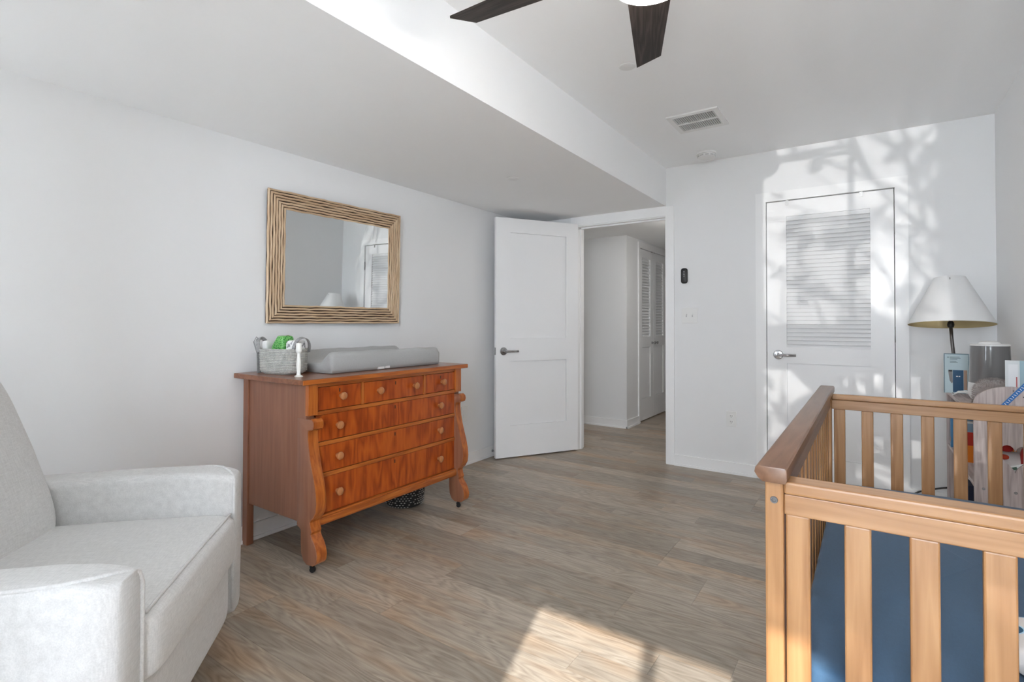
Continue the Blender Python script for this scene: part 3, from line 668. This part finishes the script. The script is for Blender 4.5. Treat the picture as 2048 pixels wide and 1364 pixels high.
# ------------------------------------------------------------------ armchair
AX = Vector((.682, .731, 0)); AL = Vector((-.731, .682, 0))
fc = Vector((-1.875, .977, 0))-AL*.34          # middle of the front between the arms
ORG = fc-AX*.40
ch = empty('armchair', ORG, math.atan2(AX.y, AX.x), 'light grey linen upholstered glider armchair with piped rounded arms', 'armchair')
IW, AT, AH = .68, .125, .615                    # inner width, arm thickness, arm height
def arm(sgn):
    """rounded arm: cross-sections in y-z swept along x, the front end rolled over"""
    xs = [-.44, -.40, -.2, 0, .15, .25, .32, .36, .385, .398, .402]
    rr = []
    for x in xs:
        t = max(0, (x-.25)/.152)
        top = AH-.022*t*t-.012*max(0, (.0-x)/.44)
        inset = .028*max(0, (x-.36)/.042)**2
        y0, y1 = IW/2+inset*.3, IW/2+AT-inset
        z0 = .10+inset*.3
        pts = []
        r_ = .022
        for cy, cz, a0 in ((y1-r_, top-r_, 0), (y0+.024, top-.024, 90)):
            q = r_ if a0 == 0 else .024
            for i in range(6):
                a_ = R(a0+90*i/5); pts.append((cy+q*math.cos(a_), cz+q*math.sin(a_)))
        pts += [(y0, z0+.02), (y0+.02, z0), (y1-.02, z0), (y1-.006, z0+.02), (y1+.008, (top+z0)/2)]
        rr.append([(x, sgn*a_, b_) for a_, b_ in pts])
    o = loft('arm', rr, chair_f, ch)
    # piping: along the outer top edge, round the front and down the inner front edge
    pp = [(-.43, sgn*(IW/2+AT-.007), AH-.019), (-.2, sgn*(IW/2+AT-.007), AH-.012), (.1, sgn*(IW/2+AT-.007), AH-.007), (.24, sgn*(IW/2+AT-.007), AH-.007),
          (.30, sgn*(IW/2+AT-.012), AH-.006), (.34, sgn*(IW/2+AT-.03), AH-.0065), (.372, sgn*(IW/2+.062), AH-.0125), (.392, sgn*(IW/2+.034), AH-.021), (.401, sgn*(IW/2+.014), AH-.034), (.404, sgn*(IW/2+.006), AH-.06), (.403, sgn*(IW/2+.004), AH-.2), (.402, sgn*(IW/2+.004), .13)]
    tube('piping', pp, .0055, chair_f, o, 8)
arm(1); arm(-1)
def seatshape(x, y, z):
    u = 1-(abs(y)/(IW/2))**2*.6
    if z > 0: z += .022*u*(1-((x+.0)/.34)**2*.5)
    if x > .2: x += .012*u*(1-abs(z)/.12)
    return (x, y, z)
se = pillow('seat_cushion', .70, IW+.006, .17, chair_f, ch, (.072, 0, .385), e1=.22, e2=.16, n=56, m_=26, shape=seatshape)
pts = [(.327+.004*u_, y, .081+.0117*u_) for y, u_ in [(q, 1-(q/(IW/2))**2*.6) for q in [-.318+.636*i/16 for i in range(17)]]]
tube('piping', pts, .0042, chair_f, se, 8)
fp = pillow('front_panel', .10, IW+.004, .215, chair_f, ch, (.345, 0, .205), e1=.25, e2=.16, n=40, m_=20)
pillow('back_cushion', .20, IW-.01, .66, chair_f, ch, (-.275, 0, .72), (0, R(-12), 0), e1=.35, e2=.3, n=48, m_=30,
       shape=lambda x, y, z: (x+.03*math.sin(max(-1, min(1, -z/.33))*1.4)*(x > 0), y*(1-.16*max(0, z/.33)**2), z))
pillow('back_frame', .14, IW+.16, .86, chair_f, ch, (-.42, 0, .55), (0, R(-12), 0), e1=.25, e2=.25, n=40, m_=24, shape=lambda x, y, z: (x, y*(1-.14*max(0, z/.43)**2), z))
box('seat_frame', -.42, .33, -IW/2, IW/2, .10, .31, chair_f, ch, .02)
lathe('swivel_base', [(0, 0), (.26, 0), (.27, .01), (.26, .025), (.06, .03), (.05, .10), (0, .10)], black, ch, (-.04, 0, 0), 36)

# ------------------------------------------------------------------ crib
CL, CR_, CN, CF = -.160, .592, 1.045, 2.485
cb = empty('crib', (.216, 1.765, 0), 0, 'honey brown wooden slatted baby crib with a thick capped side rail', 'crib')
qx, qy = .216, 1.765
def cbox(n, x0, x1, y0, y1, z0, z1, mt, bev=.003, par=cb): return box(n, x0-qx, x1-qx, y0-qy, y1-qy, z0, z1, mt, par, bev)
for px in (CL, CR_-.03):
    for py in (CN, CF-.038):
        po_ = cbox('post', px, px+.03, py, py+.038, 0, .862, crib_z, .004)
        if py == CN:
            bo = lathe('bolt', [(0, 0), (.0065, 0), (.006, .0015), (.0035, .0015), (.003, .0005), (0, .0005)], plain('bolt_grey', (.12, .12, .125), .45, .3), po_, (0, -.019, .397), 14, (R(90), 0, 0))
# cap rails on both long sides: a moulded section swept along y
for cx_ in (CL+.011, CR_-.041+.03-.0):
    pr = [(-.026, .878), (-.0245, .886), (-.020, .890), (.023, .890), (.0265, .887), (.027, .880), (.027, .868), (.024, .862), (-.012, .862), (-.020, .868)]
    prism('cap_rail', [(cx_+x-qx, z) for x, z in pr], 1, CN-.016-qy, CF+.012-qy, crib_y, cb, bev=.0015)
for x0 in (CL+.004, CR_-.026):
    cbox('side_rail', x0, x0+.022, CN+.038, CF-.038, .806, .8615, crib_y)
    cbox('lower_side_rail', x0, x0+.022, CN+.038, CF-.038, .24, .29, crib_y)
    n = 15; span = (CF-.038)-(CN+.038)
    for i in range(n):
        yc = CN+.038+span*(i+.5)/n
        cbox('slat', x0+.005, x0+.017, yc-.019, yc+.019, .29, .806, crib_z, .003)
for y0, tr_ in ((CN+.004, -1), (CF-.038, 1)):
    yo, yi = (y0, y0+.022)
    cbox('end_rail', CL+.03, CR_-.03, y0-.0, y0+.05 if tr_ < 0 else y0+.026, .840, .862, crib_x, .004)
    cbox('end_rail_lower', CL+.03, CR_-.03, y0+.004, y0+.024, .803, .8395, crib_x, .002)
    cbox('bottom_end_rail', CL+.03, CR_-.03, y0+.002, y0+.024, .22, .28, crib_x)
    for i in range(8 if tr_ < 0 else 7):
        xs_ = -.128+i*.0888 if tr_ < 0 else -.123+i*.0918
        cbox('slat', xs_, xs_+.0385, y0+.008, y0+.021, .28, .803, crib_z, .003)
cbox('mattress_support', CL+.03, CR_-.03, CN+.045, CF-.045, .385, .40, crib_x)
mt_ = empty('crib_mattress', (qx, 1.765, .401), 0, 'crib mattress in a dark blue fitted sheet inside the crib', 'mattress')
pillow('fitted_sheet', .675, 1.345, .128, sheet_f, mt_, (0, 0, .0645), e1=.16, e2=.1, n=64, m_=24, shape=lambda x, y, z: (x, y, z+(.0035*math.sin(y*11+x*7) if z > 0 else 0)))
# folded muslin and a navy blanket at the near corner of the mattress
pt, nt, p = newmat('blue_print_muslin'); p.inputs['Roughness'].default_value = .9
tc = N(nt, 'ShaderNodeTexCoord'); vo = N(nt, 'ShaderNodeTexVoronoi', Scale=14.0); nt.links.new(tc.outputs['Object'], vo.inputs['Vector'])
rp = N(nt, 'ShaderNodeValToRGB'); rp.color_ramp.interpolation = 'CONSTANT'; e = rp.color_ramp.elements; e[0].color = (.02, .09, .17, 1); e[1].position = .34; e[1].color = (.66, .62, .60, 1); e2_ = e.new(.30); e2_.color = (.42, .6, .72, 1)
nt.links.new(vo.outputs['Distance'], rp.inputs[0]); nt.links.new(rp.outputs[0], p.inputs['Base Color'])
tag(pillow('muslin_cloth', .24, .17, .055, pt, None, (.322, 1.31, .5595), (0, 0, R(-5)), e1=.4, e2=.35, n=28, m_=14), 'white folded muslin cloth with blue print on the crib mattress', 'cloth')
tag(pillow('navy_blanket', .26, .11, .05, fabric('navy_knit', (.012, .03, .10), 600), None, (.335, 1.155, .557), (0, 0, 0), e1=.4, e2=.35, n=28, m_=14), 'dark navy folded blanket beside the printed muslin in the crib', 'blanket')

# ------------------------------------------------------------------ bookcase in the corner
BX0, BX1, BY0, BY1, BZ = .366, .617, 3.0, 3.99, .752
bc = empty('bookcase', (.49, 3.495, 0), 0, 'low whitewashed pinkish wooden bookcase with an arched heart cut end panel', 'bookcase')
def bbox(n, x0, x1, y0, y1, z0, z1, mt=ash, bev=.002, par=bc): return box(n, x0-.49, x1-.49, y0-3.495, y1-3.495, z0, z1, mt, par, bev)
outl = [(BX0-.49, 0), (BX1-.49, 0)]
cxm = (BX0+BX1)/2-.49; hwp = (BX1-BX0)/2
for i in range(19):
    t = math.pi*i/18; outl.append((cxm+hwp*math.cos(t), .79+.088*math.sin(t)**.85))
heart = []
for i in range(40):
    t = 2*math.pi*i/40
    heart.append((.007+.0031*16*math.sin(t)**3, .585+.0040*(13*math.cos(t)-5*math.cos(2*t)-2*math.cos(3*t)-math.cos(4*t))))
holed('end_panel', [outl, heart], .018, ash_p, bc, (0, BY0+.009-3.495, 0), (R(90), 0, 0))
outl2 = [(x, min(z, .80)) for x, z in outl]
holed('end_panel', [outl2], .018, ash_p, bc, (0, BY1-.009-3.495, 0), (R(90), 0, 0))
bbox('top_board', BX0, BX1, BY0+.018, BY1-.018, BZ-.018, BZ, ash_p)
for zz in (.427, .10): bbox('shelf', BX0+.004, BX1-.012, BY0+.018, BY1-.018, zz, zz+.018, ash_p)
bbox('back_board', BX1-.012, BX1-.004, BY0+.018, BY1-.018, .06, BZ-.018)
for sx_, sz_ in ((.396, .436), (.497, .436), (.396, .743), (.55, .743), (.493, .862), (.524, .838)):
    lathe('screw_cap', [(0, 0), (.006 if sz_ < .8 else .0025, 0), (.005 if sz_ < .8 else .002, .002), (0, .0025)], steel if sz_ < .8 else black, bc, (sx_-.49, BY0-3.495, sz_), 12, (R(90), 0, 0))
# ribbon hung over the end panel
rb = empty('blue_ribbon', (.497, BY0-.001, .845), 0, 'blue woven ribbon with white lettering laid across the arched bookcase panel', 'ribbon')
rbm = plain('ribbon_blue', (.03, .16, .45), .6)
ra = math.atan2(.07, .052)
box('band', -.062, .062, -.0015, 0, -.0085, .0085, rbm, rb, rot=(0, -ra, 0))
for i in range(11):
    s_ = -.05+.01*i
    box('letter_stroke', -.0012, .0012, -.0022, -.0015, -.0045, .0045, white, rb, rot=(0, -ra+.3*((-1)**i), 0)).location = (s_*math.cos(ra), -.0018, s_*math.sin(ra))

# lamp
lp = empty('table_lamp', (.412, 3.935, BZ), 0, 'table lamp with a wide pale conical shade and slim dark metal stem', 'lamp')
lm_ = plain('lamp_metal', (.13, .12, .115), .35, .8)
lathe('base', [(0, 0), (.045, 0), (.046, .006), (.035, .014), (.012, .02), (0, .02)], lm_, lp, n=32)
tube('stem', [(0, 0, .015), (-.012, 0, .15), (-.024, 0, .30), (-.028, 0, .375)], .0085, lm_, lp, 12)
lathe('socket', [(0, .365), (.014, .37), (.017, .385), (.014, .40), (.009, .405), (.012, .42), (.012, .45), (0, .452)], plain('socket_black', (.02, .018, .016), .4, .3), lp, (-.028, 0, 0), 20)
lathe('bulb', [(0, .45), (.012, .452), (.028, .49), (.03, .51), (.02, .535), (0, .545)], white, lp, (-.028, 0, 0), 20)
for k in range(3):
    t = 2*math.pi*k/3+.4; tube('shade_spoke', [(-.028, 0, .615), (-.028+.07*math.cos(t), .07*math.sin(t), .655)], .0015, lm_, lp, 6)
tube('harp', [(-.028, .0, .44), (-.028, .05, .47), (-.028, .05, .56), (-.028, 0, .615), (-.028, -.05, .56), (-.028, -.05, .47), (-.028, 0, .44)], .002, lm_, lp, 6)
shi = plain('lamp_lining', (.60, .50, .28), .8)
sh = lathe('lamp_shade', [(.199, 0), (.2005, .003), (.0725, .276), (.071, .273)], shade_m, lp, (-.028, 0, .386), 64, (R(-6.5), 0, 0))
lathe('shade_lining', [(.071, .273), (.1985, .0005), (.199, 0)], shi, sh, (0, 0, -.0005), 64)
tube('lamp_cord', [(.43, 4.0, .75), (.43, 4.02, .5), (.42, 4.10, .16), (.40, 4.19, .135), (.36, 4.2, .122), (.31, 4.2, .105), (.25, 4.2, .08), (.18, 4.2, .03), (.12, 4.2, .006)], .0055, black, lp, 8).location = (-.412, -3.935, -BZ)

# picture box, humidifier, plush, books on the bookcase
pb = empty('toy_box', (.398, 3.862, BZ), R(2), 'flat light blue carton with a navy picture panel leaning by the lamp', 'box')
lb = plain('carton_light_blue', (.50, .62, .66), .4); nv = plain('carton_navy', (.012, .07, .16), .4); grb = plain('carton_edge', (.12, .2, .25), .5)
box('carton', -.054, .054, -.012, .012, 0, .222, lb, pb, .001)
boxes('border', [(-.054, .054, -.0126, -.012, .218, .222), (-.054, -.051, -.0126, -.012, 0, .218), (.051, .054, -.0126, -.012, 0, .218)], grb, pb)
box('picture_panel', -.016, .03, -.013, -.012, .006, .13, nv, pb)
prism('picture_sock', [(-.036, .125), (-.018, .13), (-.016, .06), (-.022, .055), (-.03, .07)], 1, -.0128, -.012, plain('sock_grey', (.26, .25, .25), .7), pb)
box('picture_toe', -.035, -.018, -.0134, -.0128, .121, .13, black, pb)
box('picture_strip', .031, .046, -.013, -.012, .02, .13, plain('skin_tan', (.4, .27, .2), .6), pb)
for i, (a0, a1, zz) in enumerate(((-.041, -.031, .202), (-.028, .014, .203), (-.028, .018, .197), (-.028, .004, .190), (-.028, .0, .178), (-.028, .006, .172))):
    box('print_line', a0, a1, -.0128, -.012, zz-.0016 if i else zz-.003, zz+.0016, plain('print_grey', (.18, .24, .27), .6), pb)
box('picture_mark', -.002, .006, -.0136, -.013, .092, .097, white, pb); box('picture_mark', .009, .016, -.0136, -.013, .092, .097, white, pb)

hm = empty('humidifier', (.499, 3.56, BZ), 0, 'humidifier with a smoky grey tank, white base and white lid', 'humidifier')
tankm, nt, p = newmat('smoky_tank'); p.inputs['Base Color'].default_value = (.16, .16, .16, 1); p.inputs['Roughness'].default_value = .12; p.inputs['Coat Weight'].default_value = .5
lathe('base', [(0, 0), (.062, 0), (.075, .008), (.086, .03), (.0865, .05), (.084, .092), (0, .092)], white, hm, n=48)
lathe('tank', [(.0, .092), (.083, .092), (.0835, .096), (.077, .27), (.077, .28), (0, .28)], tankm, hm, n=48)
lathe('lid', [(0, .28), (.078, .28), (.078, .287), (.074, .289), (.045, .290), (.04, .298), (.02, .304), (0, .305)], white, hm, n=48)
tube('power_cable', [(-.06, .05, .02), (-.09, .07, .03), (-.115, .10, .024), (-.13, .15, .004), (-.128, .21, .004), (-.12, .27, .004)], .003, white, hm, 8)
tube('power_cable', [(-.06, .04, .028), (-.088, .065, .037), (-.112, .10, .03), (-.126, .15, .008), (-.118, .2, .004)], .003, white, hm, 8)

# plush lying over the top board
furm = plain('plush_taupe', (.30, .255, .235), .95, bump=1, bscale=500, var=.25, vscale=120, sheen=.6)
def furry(amp, seed):
    rnd = random.Random(seed); ph = [rnd.uniform(0, 6) for _ in range(6)]
    def f(x, y, z):
        n_ = math.sin(x*190+ph[0])*math.sin(y*170+ph[1])+math.sin(z*210+ph[2]+x*90)
        k = 1+amp*n_; return (x*k, y*k, z*k)
    return f
pu = empty('plush_toy', (.465, 3.2, BZ), 0, 'taupe furry plush toy slumped against the grey humidifier', 'plush toy')
pillow('plush_body', .145, .16, .135, furm, pu, (.0, .03, .069), (0, 0, 0), e1=.9, e2=.9, n=40, m_=26, shape=furry(.012, 1))
pillow('plush_ear', .15, .055, .05, furm, pu, (-.03, -.08, .062), (0, R(-38), R(4)), e1=.9, e2=.9, n=32, m_=20, shape=furry(.015, 2))
pillow('plush_arm', .10, .05, .05, furm, pu, (.055, -.07, .075), (0, R(22), 0), e1=.9, e2=.9, n=30, m_=18, shape=furry(.015, 3))

fv, ff = [], []; rnd = random.Random(9)
for ch_ in list(pu.children):
    me_ = ch_.data; mw = Matrix.LocRotScale(ch_.location, ch_.rotation_euler, None)
    for pol in me_.polygons:
        for _ in range(5):
            c_ = mw @ (pol.center+Vector((rnd.uniform(-1, 1), rnd.uniform(-1, 1), rnd.uniform(-1, 1)))*.002); n_ = (mw.to_3x3() @ pol.normal).normalized()
            n_ = (n_+Vector((rnd.uniform(-.6, .6), rnd.uniform(-.6, .6), rnd.uniform(-.7, .3)))).normalized(); t_ = n_.orthogonal().normalized()*.0009; tip = c_+n_*rnd.uniform(.006, .012)
            if tip.z < .003: continue
            b0 = len(fv); fv += [c_-t_, c_+t_, tip]; ff.append((b0, b0+1, b0+2))
fme = bpy.data.meshes.new('fur'); fme.from_pydata([tuple(v) for v in fv], [], ff)
tag(link('fur', fme, furm, pu), kind='stuff')

def book(name, x0, x1, y0, y1, z0, z1, cov, page, lab, cat='book', par=None, grp=None):
    t = empty(name, ((x0+x1)/2, (y0+y1)/2, z0), 0, lab, cat, grp); hx_, hy_, h_ = (x1-x0)/2, (y1-y0)/2, z1-z0
    boxes('cover', [(-hx_, hx_, -hy_, -hy_+.002, 0, h_), (-hx_, hx_, hy_-.002, hy_, 0, h_), (-hx_, -hx_+.002, -hy_+.002, hy_-.002, 0, h_)], cov, t)
    box('pages', -hx_+.002, hx_-.004, -hy_+.002, hy_-.002, .003, h_-.003, page, t)
    return t
pgm = plain('paper', (.7, .69, .66), .8)
bb = empty('board_book', (.545, 3.075, BZ), 0, 'pale blue and white board book standing behind the arched panel', 'book')
box('cover', -.068, .04, -.016, -.013, 0, .235, plain('book_pale', (.62, .65, .66), .4), bb, .001)
box('pages', -.064, .038, -.013, .012, .003, .231, pgm, bb)
box('cover_panel', -.022, .04, -.0172, -.016, 0, .234, plain('book_blue', (.30, .44, .50), .4), bb)
box('cover_picture', -.058, -.028, -.0172, -.016, .04, .218, plain('book_white', (.72, .73, .75), .4), bb)
box('picture_mark', -.034, -.030, -.0178, -.0172, .12, .165, plain('mark_red', (.45, .1, .1), .5), bb)
book('picture_book', .372, .55, 3.86, 3.885, .445, .70, plain('book_sky', (.06, .22, .42), .4), plain('book_page_white', (.75, .77, .77), .5), 'white and blue picture book at the far end of the bookcase shelf')
box('cover_sticker', -.0895, -.0885, -.01, .01, .03, .055, plain('sticker_tan', (.45, .26, .10), .5), bpy.data.objects['picture_book'])
tb = empty('tall_book', (.49, 3.50, .445), 0, 'tall book with blue, red and orange bands on the middle shelf', 'book')
for n_, z0_, z1_, col in (('band_orange', 0, .085, (.75, .2, .01)), ('band_red', .085, .152, (.5, .03, .015)), ('band_blue', .152, .195, (.25, .36, .48)), ('band_white', .195, .205, (.7, .7, .7))):
    box(n_, -.095, .09, -.02, .02, z0_, z1_, plain('tall_'+n_, col, .4), tb)
nb = box('navy_storage_box', .385, .59, 3.38, 3.62, .119, .35, plain('navy_card', (.01, .02, .055), .6), None, .004)
tag(nb, 'navy storage box on the bottom shelf of the bookcase', 'box')
wt = empty('white_toy', (.49, 3.50, .351), 0, 'white rounded toy with a dark slot on top of the navy box', 'toy')
pillow('toy_body', .19, .16, .07, white, wt, (0, 0, .035), e1=.5, e2=.5, n=28, m_=16)
box('slot', -.085, -.07, -.083, -.074, .03, .04, black, wt)
rd = plain('plush_red', (.42, .015, .012), .8, bump=.5, bscale=300); wf = plain('plush_white', (.66, .63, .6), .9, bump=.5, bscale=300)
rt_ = empty('red_plush', (.50, 3.115, .445), 0, 'red and white plush toy seen through the heart cut in the bookcase panel', 'plush toy')
pillow('toy_body', .15, .09, .14, wf, rt_, (0, 0, .071), e1=.7, e2=.7, n=28, m_=18)
pillow('toy_arm', .07, .05, .035, rd, rt_, (-.03, -.03, .165), (0, R(12), 0), e1=.8, e2=.8, n=24, m_=14)
pillow('toy_scarf', .06, .06, .11, rd, rt_, (.055, -.035, .12), e1=.7, e2=.7, n=24, m_=14)
pillow('toy_patch', .04, .02, .022, plain('plush_orange', (.55, .06, .02), .8), rt_, (-.032, -.05, .125), e1=.8, e2=.8, n=20, m_=12)
wc = box('folded_card', .45, .56, 3.0195, 3.0265, .470, .548, plain('card_white', (.7, .7, .68), .5), None, .001, rot=(0, R(-18), 0))
tag(wc, 'white card leaning inside the heart cut bookcase panel', 'card')
box('card_print', -.012, .008, -.0046, -.004, .02, .032, plain('print_green', (.06, .13, .09), .5), wc)

# ------------------------------------------------------------------ outside: a tree whose bare twigs and leaves dapple the low light
random.seed(21)
tree = empty('street_tree', (1.0, -3.1, -6), 0, 'bare street tree with a few leaves outside the window', 'tree')
barkm = plain('bark', (.08, .06, .045), .9)
br_v, br_f = [], []
def limb(p, d, L, r_, depth):
    steps = max(3, int(L/.12)); pts = [p.copy()]
    for i in range(steps):
        d = (d+Vector((random.uniform(-.13, .13), random.uniform(-.13, .13), random.uniform(-.10, .12)))).normalized(); pts.append(pts[-1]+d*L/steps)
    n = 5; base_ = len(br_v)
    for i, q in enumerate(pts):
        t = (pts[min(i+1, steps)]-pts[max(i-1, 0)]).normalized(); u = t.orthogonal().normalized(); w = t.cross(u); rr = r_*(1-.6*i/steps)
        for k in range(n): br_v.append(q+(u*math.cos(6.283*k/n)+w*math.sin(6.283*k/n))*rr)
    for i in range(steps):
        for k in range(n): br_f.append((base_+i*n+k, base_+i*n+(k+1) % n, base_+(i+1)*n+(k+1) % n, base_+(i+1)*n+k))
    if depth > 0:
        for _ in range(random.choice((3, 4))):
            i = random.randint(1, steps); dd = (d+Vector((random.uniform(-1, 1), random.uniform(-.6, .6), random.uniform(-.5, .8)))).normalized()
            limb(pts[i], dd, L*random.uniform(.5, .75), r_*.6, depth-1)
    else: tips.append(pts[-1])
tips = []
tube('trunk', [(0, 0, 0), (.03, 0, 3), (-.02, .03, 5.2), (-.1, 0, 7.6)], [.16, .13, .10, .04], barkm, tree, 10)
for i in range(13):
    limb(Vector((0, 0, 4.9+.19*i)), Vector((random.uniform(-1, -.5), random.uniform(-.3, .3), random.uniform(-.1, .7))).normalized(), random.uniform(1.0, 1.5), .026, 2)
keep = lambda q: q.z-6 < 2.15
link('branches', fromdata('branches', br_v, [f_ for f_ in br_f if all(keep(br_v[i]) for i in f_)]), barkm, tree)
lv, lf = [], []
for tp in tips:
    if not keep(tp): continue
    for _ in range(2 if tp.z < 6.9 else 1):
        c_ = tp+Vector((random.uniform(-.08, .08), random.uniform(-.08, .08), random.uniform(-.08, .05))); s_ = random.uniform(.03, .07)
        n_ = Vector((random.uniform(-1, 1), random.uniform(-1, 1), random.uniform(-1, 1))).normalized(); u = n_.orthogonal().normalized(); w = n_.cross(u); b0 = len(lv)
        for k in range(8):
            t = 6.283*k/8; lv.append(c_+u*math.cos(t)*s_*1.6+w*math.sin(t)*s_*.8+n_*.1*s_*math.cos(t)**2)
        lf.append(tuple(range(b0, b0+8)))
tag(link('leaves', fromdata('leaves', lv, lf), plain('leaf_green', (.07, .12, .03), .7), tree), kind='stuff')
struct(boxes('ground', [(-30, 30, -60, -1.2, -6.2, -6)], plain('street_ground', (.6, .6, .58), .9)))
